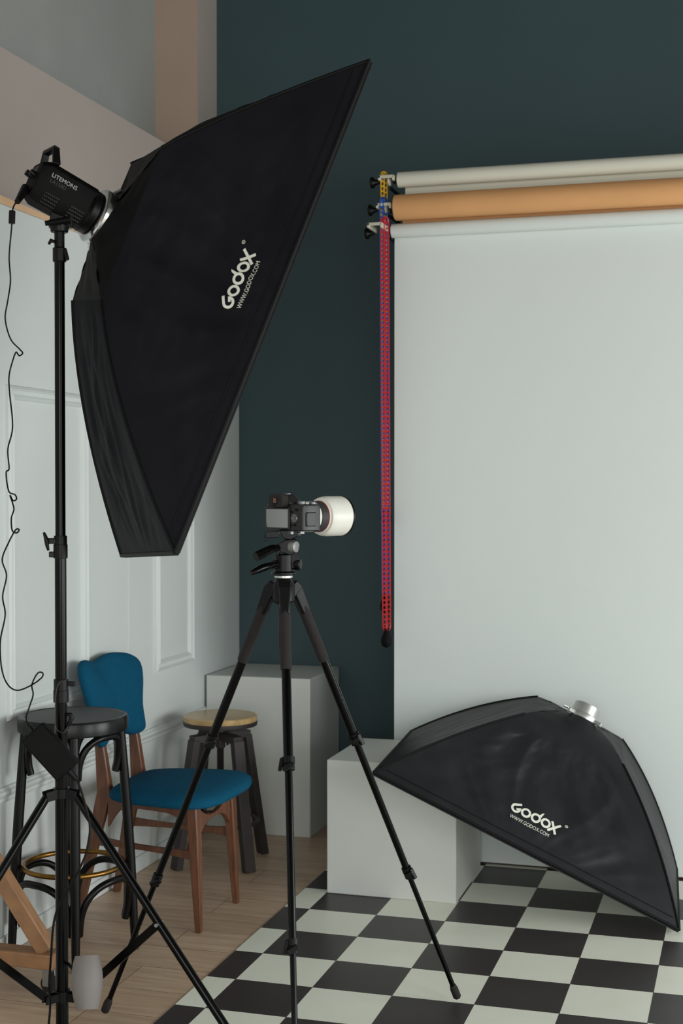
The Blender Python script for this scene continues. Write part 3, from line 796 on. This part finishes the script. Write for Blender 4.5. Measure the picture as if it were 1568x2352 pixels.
for x, y, z, r, h in ((.030,.004,.070,.012,.009),(.050,.026,.070,.009,.007),(-.014,-.004,.096,.009,.003)):
    m = cm(); m.lathe((x, y, z), (0,0,1), [(r,0),(r,h*.8),(r*.85,h)], 24); m.build('top_dial', M['cam_grey'], ph)
m = cm(); m.box((.062,-.018,.012), (.0735,.018,.050)); m.build('card_door', M['cam_black'], ph, bevel=.003)
m = cm(); m.box((-.040,-.028,-.009), (.024,.022,.0)); m.build('base_plate', M['cam_grey'], ph, bevel=.001)
ln = cm(); LZ = .036
ln.lathe((-.012,.018,LZ), (0,1,0), [(.033,0),(.036,.004),(.038,.012),(.040,.014),(.041,.062),(.040,.066)], 48)
lens = ln.build('lens_barrel', M['lens_white'], ph)
OFF[lens.name] = OFF[ph.name]
m = cm(); m.lathe((-.012,.018,LZ), (0,1,0), [(.0405,.066),(.0422,.067),(.0422,.090),(.0405,.091)], 48); m.build('focus_ring', M['lens_rubber'], lens)
m = cm(); m.lathe((-.012,.018,LZ), (0,1,0), [(.0415,.0905),(.0428,.0907),(.0428,.0917),(.0415,.092)], 48); m.build('red_ring', M['red'], lens)
m = cm(); m.lathe((-.012,.018,LZ), (0,1,0), [(.041,.092),(.0438,.0922),(.0438,.096),(.041,.097)], 48); m.build('front_collar', M['lens_white'], lens)
m = cm(); m.lathe((-.012,.018,LZ), (0,1,0), [(.0405,.097),(.0405,.112)], 48); m.build('inner_barrel', M['lens_rubber'], lens)
m = cm(); m.lathe((-.012,.018,LZ), (0,1,0), [(.046,.096),(.050,.098),(.0535,.108),(.0545,.120),(.0545,.172),(.0525,.172),(.0525,.122),(.046,.100)], 56); m.build('lens_hood', M['lens_white'], lens)
m = cm(); m.lathe((-.012,.018,LZ), (0,1,0), [(.0535,.171),(.0555,.172),(.0555,.178),(.051,.178),(.051,.172)], 56); m.build('hood_rim', M['black_satin'], lens)
m = cm(); m.lathe((-.012,.018,LZ), (0,1,0), [(.0520,.118),(.0515,.120)], 48); m.build('front_glass', M['screen'], lens)
m = cm(); m.box((.026,.050,.030), (.0305,.066,.044)); m.build('lens_switch_panel', M['cam_grey'], lens)

# ---------------------------------------------------------------- blue upholstered chair
ch = thing('dining_chair', 'teak dining chair with blue upholstered seat and back by the white wall', 'chair', (-2.0, 4.53, 0))
out = [(-2.235,4.353,.855),(-2.243,4.378,.890),(-2.244,4.420,.898),(-2.242,4.482,.888),(-2.242,4.534,.889),(-2.245,4.610,.900),(-2.244,4.674,.897),(-2.240,4.746,.879),(-2.231,4.782,.843),(-2.216,4.778,.782),(-2.193,4.747,.691),(-2.173,4.736,.612),(-2.169,4.714,.596),(-2.169,4.661,.597),(-2.171,4.598,.622),(-2.172,4.546,.628),(-2.171,4.484,.618),(-2.169,4.435,.597),(-2.169,4.402,.594),(-2.174,4.379,.617),(-2.188,4.366,.672),(-2.207,4.361,.747),(-2.218,4.352,.793)]
ol = smooth_path([V(p) for p in out], 4, closed=True)
bn = V((1, 0, .25)).normalized()
cc = sum(ol, V())/len(ol)
def inset(f, d): return [cc + (p-cc)*f + bn*d - bn*(.030*(((p.y-cc.y)/.2)**2-.5)*-1) for p in ol]
m = MB()
rings = [inset(.30,.019), inset(.62,.019), inset(.86,.017), inset(.955,.010), inset(.99,0), inset(.99,-.010), inset(.955,-.020), inset(.86,-.024), inset(.5,-.024), inset(.2,-.024)]
m.loft(rings).build('backrest', M['blue_fabric'], ch, angle=70)
seat = [(-2.13,4.385),(-2.10,4.325),(-2.03,4.280),(-1.93,4.258),(-1.82,4.245),(-1.745,4.265),(-1.708,4.330),(-1.700,4.43),(-1.698,4.53),(-1.704,4.63),(-1.735,4.715),(-1.80,4.758),(-1.90,4.757),(-2.02,4.742),(-2.10,4.715),(-2.135,4.66),(-2.14,4.53)]
sl = smooth_path([V((x, y, 0)) for x, y in seat], 4, closed=True)
sc0 = sum(sl, V())/len(sl)
def sring(f, z): return [V((sc0.x+(p.x-sc0.x)*f, sc0.y+(p.y-sc0.y)*f, z + .012*math.cos(min(1, abs(p.y-sc0.y)/.25)*math.pi)*f*.0 + .010*(p.x+1.9)*f)) for p in sl]
m = MB(); m.loft([sring(.93,.432), sring(.985,.436), sring(1,.446), sring(.985,.459), sring(.93,.470), sring(.75,.480), sring(.4,.485), sring(.1,.486)])
m.build('seat', M['blue_fabric'], ch, angle=80)
wd = M['chair_wood']
# front legs
for y0, y1, dy in ((4.335,4.344,1),(4.665,4.695,-1)):
    m = MB(); m.loft([[V((x+sx*w/2, y+sy*h/2, z)) for sx, sy in ((-1,-1),(1,-1),(1,1),(-1,1))] for x, y, z, w, h in
        ((-1.800,y0,.432,.034,.042),(-1.797,y0+(y1-y0)*.25,.33,.036,.042),(-1.785,y1,0,.022,.022))])
    m.build('leg', wd, ch, bevel=.004)
# rear legs run up behind the back
for y0, y1, y2 in ((4.415,4.398,4.440),(4.690,4.705,4.700)):
    m = MB(); m.loft([[V((x+sx*w/2, y+sy*h/2, z)) for sx, sy in ((-1,-1),(1,-1),(1,1),(-1,1))] for x, y, z, w, h in
        ((-2.262,y1,0,.026,.022),(-2.200,y0,.30,.044,.030),(-2.165,y0,.44,.052,.032),(-2.180,y0,.58,.036,.028),(-2.228,y2,.78,.022,.022))])
    m.build('leg', wd, ch, bevel=.004)
def apron(p, q, side_, z_top0, z_top1, curve):
    m = MB(); n = 24; p, q = V(p), V(q); rings = []
    for k in range(n+1):
        a = k/n; c = p.lerp(q, a); zt = z_top0(a); zb = curve(a)
        rings.append([V((c.x, c.y, zb))-V(side_)*.010, V((c.x, c.y, zb))+V(side_)*.010, V((c.x, c.y, zt))+V(side_)*.010, V((c.x, c.y, zt))-V(side_)*.010])
    m.loft(rings); return m
for y0, y1 in ((4.412,4.338),(4.692,4.668)):
    apron((-2.150,y0,0), (-1.812,y1,0), (0,1,0), lambda a: .432, 0, lambda a: .392 - .075*max(0, 1-a/.22)**1.6 - .030*max(0, (a-.72)/.28)**1.5 + .004*math.sin(a*math.pi)).build('apron', wd, ch, bevel=.003)
apron((-1.800,4.35,0), (-1.800,4.655,0), (1,0,0), lambda a: .412 - .040*math.sin(a*math.pi)**.8 + .018*(abs(2*a-1)**3), 0, lambda a: .362 - .060*abs(2*a-1)**3 - .004).build('apron', wd, ch, bevel=.003)
apron((-2.165,4.43,0), (-2.165,4.68,0), (1,0,0), lambda a: .440, 0, lambda a: .398).build('apron', wd, ch, bevel=.003)
for y0, y1 in ((4.408,4.340),(4.698,4.680)):
    MB().loft([[V((x, y0+(y1-y0)*k/6+sy*.007, z+sz*h/2)) for sy, sz in ((-1,-1),(1,-1),(1,1),(-1,1))] for k, x, z, h in [(k, -2.200+.400*k/6, .268-.001*k, .018+.016*abs(k/3-1)**2) for k in range(7)]]).build('stretcher', wd, ch, bevel=.002)

# ---------------------------------------------------------------- black bentwood bar stool with brass foot ring
BX, BY = -2.094, 4.040
bs = thing('bar_stool', 'tall black bentwood bar stool with a brass foot ring', 'stool', (BX, BY, 0))
def bp(a, r, z): return V((BX+r*math.cos(a), BY+r*math.sin(a), z))
m = MB(); m.lathe((BX,BY,0), (0,0,1), [(.168,.722),(.175,.726),(.1755,.762),(.172,.770),(.162,.772),(.158,.7695)], 64); m.build('seat_rim', M['black_wood'], bs)
m = MB(); m.lathe((BX,BY,0), (0,0,1), [(.158,.728),(.158,.7690),(.150,.7702),(.04,.7706)], 64); m.build('seat', M['seat_black'], bs)
ang0 = math.radians(-61)
la = [ang0 + k*math.pi/2 for k in range(4)]
def leg_r(z): return .150 + (.196-.150)*(1-z/.735) + .004*math.sin(math.pi*z/.7)
for a in la:
    zs = [.735, .6, .45, .3, .15, .0]
    MB().tube([bp(a, leg_r(z), z) for z in zs], [.0145,.0155,.0165,.0165,.0150,.0125], 14).build('leg', M['black_wood'], bs)
def arch(a0, a1, zt, zb, r_top, r):
    # bent hoop between two neighbouring legs, its ends lying against them
    pts = []
    am, ha = (a0+a1)/2, (a1-a0)/2
    for k in range(27):
        th = math.pi*k/26; sn = max(0.0, math.sin(th))
        aa = am - ha*.90*math.copysign(abs(math.cos(th))**.8, math.cos(th))
        z = zb + (zt-zb)*sn**.8
        rr = leg_r(z) - .006 - .022*(1-sn**.5)
        pts.append(bp(aa, rr, z))
    return MB().tube(smooth_path(pts, 2), r, 12)
for k in range(4):
    a0, a1 = la[k], la[k]+math.pi/2
    arch(a0, a1, .712, .585, .14, .0115).build('bent_brace', M['black_wood'], bs)
    arch(a0, a1, .262, .105, .16, .0115).build('bent_brace', M['black_wood'], bs)
MB().torus((BX, BY, .288), (0,0,1), .1580, .0082, 64, 12).build('foot_ring', M['brass'], bs)

# ---------------------------------------------------------------- industrial screw stool
IX, IY = -2.045, 5.205
ms = thing('screw_stool', 'low industrial stool with round oak seat on dark iron legs', 'stool', (IX, IY, 0))
m = MB(); m.lathe((IX,IY,0), (0,0,1), [(.10,.566),(.146,.566),(.148,.570),(.148,.586),(.143,.590),(.05,.5905)], 56); m.build('seat', M['stool_wood'], ms)
m = MB(); m.lathe((IX,IY,0), (0,0,1), [(.08,.550),(.147,.550),(.1485,.553),(.1485,.5665),(.146,.568)], 56); m.build('seat_band', M['iron'], ms)
fa = math.radians(-36)
for k in range(4):
    a = fa + k*math.pi/2
    e = V((math.cos(a), math.sin(a), 0)); s_ = V((-e.y, e.x, 0))
    top, ft = V((IX,IY,.500))+e*.122, V((IX,IY,0))+e*.205
    lg = MB().bar(top, ft, .048, .030, s_).build('leg', M['iron'], ms, bevel=.002)
    MB().bar(V((IX,IY,.508)), top+V((0,0,.003)) + e*.010, .044, .030, s_).build('top_arm', M['iron'], lg, bevel=.002)
    MB().cyl(V((IX,IY,.475))+e*.052, V((IX,IY,.495))+e*.052, .005, n=10).build('bolt', M['iron'], lg)
m = MB()
m.cyl((IX,IY,.46),(IX,IY,.55), .020, n=20)
pr = []
z = .345
while z < .47:
    pr += [(.0125, z), (.0152, z+.0025)]; z += .005
m.lathe((IX,IY,0), (0,0,1), pr, 20)
m.build('screw_spindle', M['iron'], ms, angle=20)
MB().torus((IX,IY,.165), (0,0,1), .150, .0085, 56, 12).build('foot_ring', M['iron'], ms)

# ---------------------------------------------------------------- pine frame on casters at the lower left
ez = thing('wooden_easel', 'varnished pine easel base on casters at the lower left', 'easel', (-2.1, 3.72, 0))
MB().box((-2.268, 3.665, .078), (-1.972, 3.735, .122)).build('base_beam', M['pine'], ez, bevel=.004)
MB().bar((-2.005, 3.700, .124), (-2.205, 3.700, .404), .040, .050, (0,1,0)).build('diagonal_brace', M['pine'], ez, bevel=.004)
MB().box((-2.268, 3.680, .122), (-2.225, 3.720, .62)).build('upright', M['pine'], ez, bevel=.004)
for q in (0, 1):
    p = V((-2.000, 3.700, .1262)) + V((-.0075,0,.0135))*q*1.7
    MB().cyl(p+V((0,-.002,0)), p+V((.004,0,.003)), .003, n=8).build('screw', M['steel'], ez)
for x in (-2.000, -2.215):
    cs = MB(); cs.box((x-.022, 3.680, .072), (x+.022, 3.722, .077)); cs.box((x-.014, 3.684, .022), (x+.012, 3.687, .073)); cs.box((x-.014, 3.712, .022), (x+.012, 3.715, .073))
    k = cs.build('caster', M['steel'], ez, bevel=.001)
    MB().lathe((x+.002, 3.690, .027), (0,1,0), [(.020,0),(.026,.003),(.026,.017),(.020,.020)], 28).build('wheel', M['rubber'], k)
